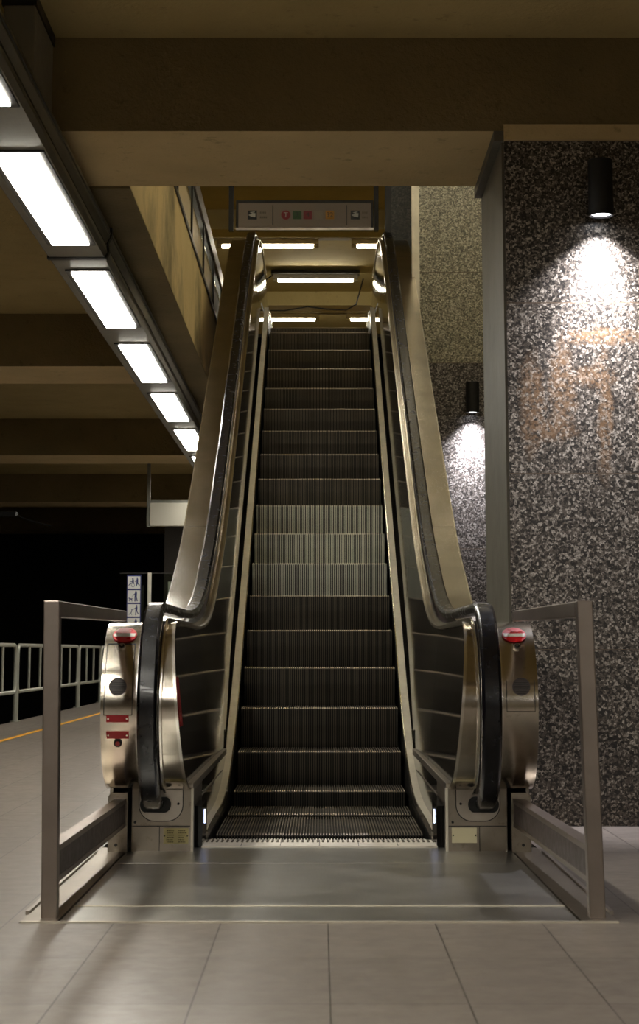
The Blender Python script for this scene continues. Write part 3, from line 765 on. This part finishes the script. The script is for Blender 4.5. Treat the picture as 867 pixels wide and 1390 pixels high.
# ------------------------------------------------------------------ route sign on the upper floor
sy = 22.0
s = root('route_sign', 'long pale hanging route sign with round red T and coloured squares', 'sign', (-.18, sy, 6.09))
build('casing', B(-1.03, .665, sy, sy+.12, 5.915, 6.285), 'frame_dark', s, bevel=.004)
pn = build('panel', B(-1.0, .635, sy-.006, sy-.0005, 5.94, 6.245), 'sign_white', s)
build('lower_strip', B(-1.03, .665, sy-.008, sy-.0005, 5.905, 5.935), 'steel_plain', s)
for x in (-.575, .333): build('divider', B(x-.006, x+.006, sy-.009, sy-.0065, 5.965, 6.22), 'sign_black', pn)
for x0 in (-1.09, .70): build('post', B(x0-.028, x0+.028, sy-.02, sy+.08, 5.90, 6.898), 'frame_dark', s)
def sq(x, w, mat, zc=6.095, h=None): 
    h = h or w; return build('symbol', MB().box(x-w/2, x+w/2, sy-.009, sy-.0065, zc-h/2, zc+h/2), mat, pn)
def hand(x, sym):
    mb = MB(); yy0, yy1 = sy-.0105, sy-.0092
    mb.prism_y([(x-.05, 6.095), (x-.012, 6.072), (x+.036, 6.066), (x+.04, 6.115), (x+.0, 6.122), (x-.018, 6.105)], yy0, yy1)
    mb.prism_y([(x-.03, 6.128), (x+.02, 6.138), (x+.034, 6.132), (x+.02, 6.127), (x-.02, 6.120)], yy0, yy1)
    build('hand_shape', mb, 'picto_white', sym)
a = sq(-.828, .112, 'sign_black'); hand(-.828, a)
mb = MB()
for z in (6.125, 6.065):
    x = -.735
    while x < -.66: w = random.uniform(.012, .022); mb.box(x, x+w, sy-.009, sy-.0065, z-.012, z+.012); x += w+.005
build('small_lettering', mb, 'sign_grey', pn)
mb = MB(); mb.cyl((-.415, sy-.009, 6.095), (-.415, sy-.0065, 6.095), .058, 28); c1 = build('symbol', mb, 'sign_red', pn)
text('letter', 'T', .085, -.415, sy-.0105, 6.095, 'picto_white', c1)
c2 = sq(-.275, .105, 'sign_green'); text('numeral', '3', .085, -.275, sy-.0105, 6.095, 'sign_black', c2)
c3 = sq(-.145, .105, 'sign_red'); text('numeral', '4', .085, -.145, sy-.0105, 6.095, 'sign_black', c3)
c4 = sq(-.015, .105, 'sign_blank')
c5 = sq(.127, .105, 'sign_amber'); text('numeral', '32', .085, .127, sy-.0105, 6.095, 'sign_black', c5)
a = sq(.440, .112, 'sign_black'); hand(.440, a)
mb = MB()
for z in (6.125, 6.065):
    x = .525
    while x < .585: w = random.uniform(.01, .02); mb.box(x, x+w, sy-.009, sy-.0065, z-.012, z+.012); x += w+.005
build('small_lettering', mb, 'sign_grey', pn)

# ------------------------------------------------------------------ platform: hanging box, glass screen, fence
h = root('hanging_sign_box', 'blank white box sign hanging on a grey pole over the platform', 'sign', (-1.95, 24, 2.56))
build('pole', B(-2.262, -2.222, 23.97, 24.03, 2.39, 3.66), 'channel_metal', h)
build('pole', B(-1.66, -1.62, 23.97, 24.03, 2.39, 3.66), 'channel_metal', h)
build('box', B(-2.215, -1.67, 23.93, 24.07, 2.40, 2.70), 'box_white', h, bevel=.004)
build('frame', B(-2.22, -1.665, 23.94, 24.06, 2.70, 2.735), 'channel_metal', h)

gs = root('glass_screen', 'glass screen with a column of blue pictogram signs on the platform', 'screen', (-1.8, 20, 0))
build('pane', B(-2.168, -1.30, 20.0, 20.012, .05, 1.617), 'dark_glass', gs)
build('frame_post', B(-1.862, -1.826, 19.95, 19.995, 0, 1.62), 'box_white', gs)
build('frame_post', B(-1.720, -1.688, 20.9, 20.94, 0, 1.56), 'fence_grey', gs)
build('frame_post', B(-2.03, -2.0, 20.9, 20.94, 0, 1.52), 'frame_dark', gs)
build('top_channel', B(-2.168, -1.30, 19.997, 20.015, 1.612, 1.622), 'frame_dark', gs)
build('bottom_channel', B(-2.168, -1.30, 19.99, 20.02, 0, .05), 'steel_post', gs)
build('sign_backing', B(-2.092, -1.938, 19.994, 19.999, .95, 1.600), 'picto_blue', gs)
def stroke(mb, a, c_, w, y0, y1):
    dx, dz = c_[0]-a[0], c_[1]-a[1]; L = sqrt(dx*dx+dz*dz); nx, nz = -dz/L*w/2, dx/L*w/2
    mb.prism_y([(a[0]+nx, a[1]+nz), (c_[0]+nx, c_[1]+nz), (c_[0]-nx, c_[1]-nz), (a[0]-nx, a[1]-nz)], y0, y1)
def figure(mb, ox, oz, S, L):        # L list of ('s',x0,z0,x1,z1,w) or ('c',x,z,r)
    for q in L:
        if q[0] == 's': stroke(mb, (ox+q[1]*S, oz+q[2]*S), (ox+q[3]*S, oz+q[4]*S), q[5]*S, 19.9885, 19.9905)
        else: mb.cyl((ox+q[1]*S, 19.9885, oz+q[2]*S), (ox+q[1]*S, 19.9905, oz+q[2]*S), q[3]*S, 14)
WHEEL = [('s', .42+.14*cos(t*pi/6), .28+.14*sin(t*pi/6), .42+.14*cos((t+1)*pi/6), .28+.14*sin((t+1)*pi/6), .03) for t in range(-7, 3)]
PIC = [
    [('c', .40, .80, .065), ('s', .42, .73, .42, .42, .15), ('s', .42, .45, .22, .42, .08), ('s', .22, .42, .06, .26, .07), ('s', .40, .62, .16, .55, .05), ('c', .77, .87, .06), ('s', .78, .8, .77, .42, .14), ('s', .76, .68, .58, .58, .06), ('s', .76, .45, .70, .18, .08), ('s', .79, .45, .97, .26, .07)]+WHEEL,
    [('c', .68, .90, .065), ('s', .68, .83, .66, .42, .18), ('s', .62, .74, .42, .58, .06), ('s', .42, .58, .34, .44, .02), ('s', .62, .46, .60, .08, .09), ('s', .70, .46, .80, .1, .08), ('s', .16, .30, .36, .28, .10), ('c', .12, .35, .05), ('s', .16, .28, .12, .1, .05), ('s', .34, .28, .36, .08, .05), ('s', .36, .30, .42, .36, .03)],
    [('c', .74, .90, .06), ('s', .75, .82, .73, .45, .15), ('s', .70, .72, .48, .58, .05), ('s', .70, .45, .68, .1, .08), ('s', .76, .45, .9, .2, .07), ('s', .36, .50, .30, .30, .06), ('s', .30, .30, .12, .16, .05), ('c', .37, .56, .05), ('s', .3, .28, .36, .12, .03)],
    [('c', .70, .88, .07), ('s', .70, .80, .70, .4, .2), ('s', .70, .42, .62, .08, .09), ('s', .72, .42, .82, .08, .09)]]
for i in range(4):
    z1 = 1.583-i*.150; S = .130
    pp = build('pictogram_sign', B(-2.083, -1.947, 19.9915, 19.9935, z1-.134, z1), 'picto_white', gs, label=['white pictogram of a person pushing a wheelchair', 'white pictogram of a person with a dog', 'white pictogram of a person with a small animal', 'white pictogram of a standing figure'][i])
    mb = MB(); figure(mb, -2.08, z1-.132, S, PIC[i]); build('figure', mb, 'picto_blue', pp)

fy_ = [18.05, 20.70, 23.35, 26.0, 28.65, 31.3]
flab = ['platform fence panel cut by the left edge of the photo', 'grey tubular platform fence panel right after the one cut by the photo edge', 'grey tubular platform fence panel mostly behind the near barrier post', 'last wholly seen tubular fence panel before the escalator newel', 'farthest tubular fence panel, mostly hidden by the escalator newel']
for i, (a, c_) in enumerate(zip(fy_, fy_[1:])):
    X = -3.385; r = root('fence_panel', flab[i], 'fence', (X, (a+c_)/2, 0), 'tubular fence along the platform edge')
    a2, c2_ = a+.07, c_-.07; zb, zt, R = .33, .845, .10
    pts = []
    for (cy_, cz_, s0) in ((c2_-R, zt-R, 0), (a2+R, zt-R, pi/2), (a2+R, zb+R, pi), (c2_-R, zb+R, 3*pi/2)):
        for k in range(5): t = s0+k*pi/8; pts.append((X, cy_+R*cos(t), cz_+R*sin(t)))
    build('hoop_frame', MB().tube(pts, .021, 8, closed=True), 'fence_grey', r, smooth=True)
    for k in range(1, 3): 
        yb = a2+(c2_-a2)*k/3
        build('bar', MB().cyl((X, yb, zb), (X, yb, zt), .016, 8), 'fence_grey', r, smooth=True)
    build('post', MB().cyl((X, a, 0), (X, a, .76), .031, 12), 'fence_grey', r, smooth=True)
    build('foot_plate', MB().cyl((X, a, 0), (X, a, .012), .06, 14), 'fence_grey', r)
mb = MB(); mb.box(-4.75, -3.75, 22.46, 22.54, 2.44, 2.46); mb.box(-4.02, -3.72, 22.4, 22.6, 2.42, 2.47); mb.tube([(-3.75, 22.5, 2.44), (-3.6, 22.5, 2.38), (-3.3, 22.5, 2.30)], .01, 6); mb.box(-4.75, -4.71, 22.47, 22.53, 2.46, 3.66)
tag(build('hanging_camera', mb, 'black_paint'), 'small dark fitting with a cable hanging at the left edge over the track', 'fitting')

# ------------------------------------------------------------------ world, camera, view
w = bpy.data.worlds.new('World'); SC.world = w; w.use_nodes = True
w.node_tree.nodes['Background'].inputs[0].default_value = (.004, .0035, .003, 1)
cam = bpy.data.cameras.new('Camera'); co = bpy.data.objects.new('Camera', cam); COL.objects.link(co)
co.location = (0, 0, .77); co.rotation_euler = (pi/2+atan(385/2482.), 0, 0)
cam.sensor_fit = 'HORIZONTAL'; cam.sensor_width = 36; cam.lens = 36*2482/867.; cam.shift_y = -195/867.
cam.clip_start = .05; cam.clip_end = 200
cam.dof.use_dof = True; cam.dof.focus_distance = 10.5; cam.dof.aperture_fstop = 15.
SC.camera = co
SC.view_settings.view_transform = 'Standard'; SC.view_settings.look = 'None'
SC.view_settings.exposure = 0; SC.view_settings.gamma = 1; SC.view_settings.use_curve_mapping = False
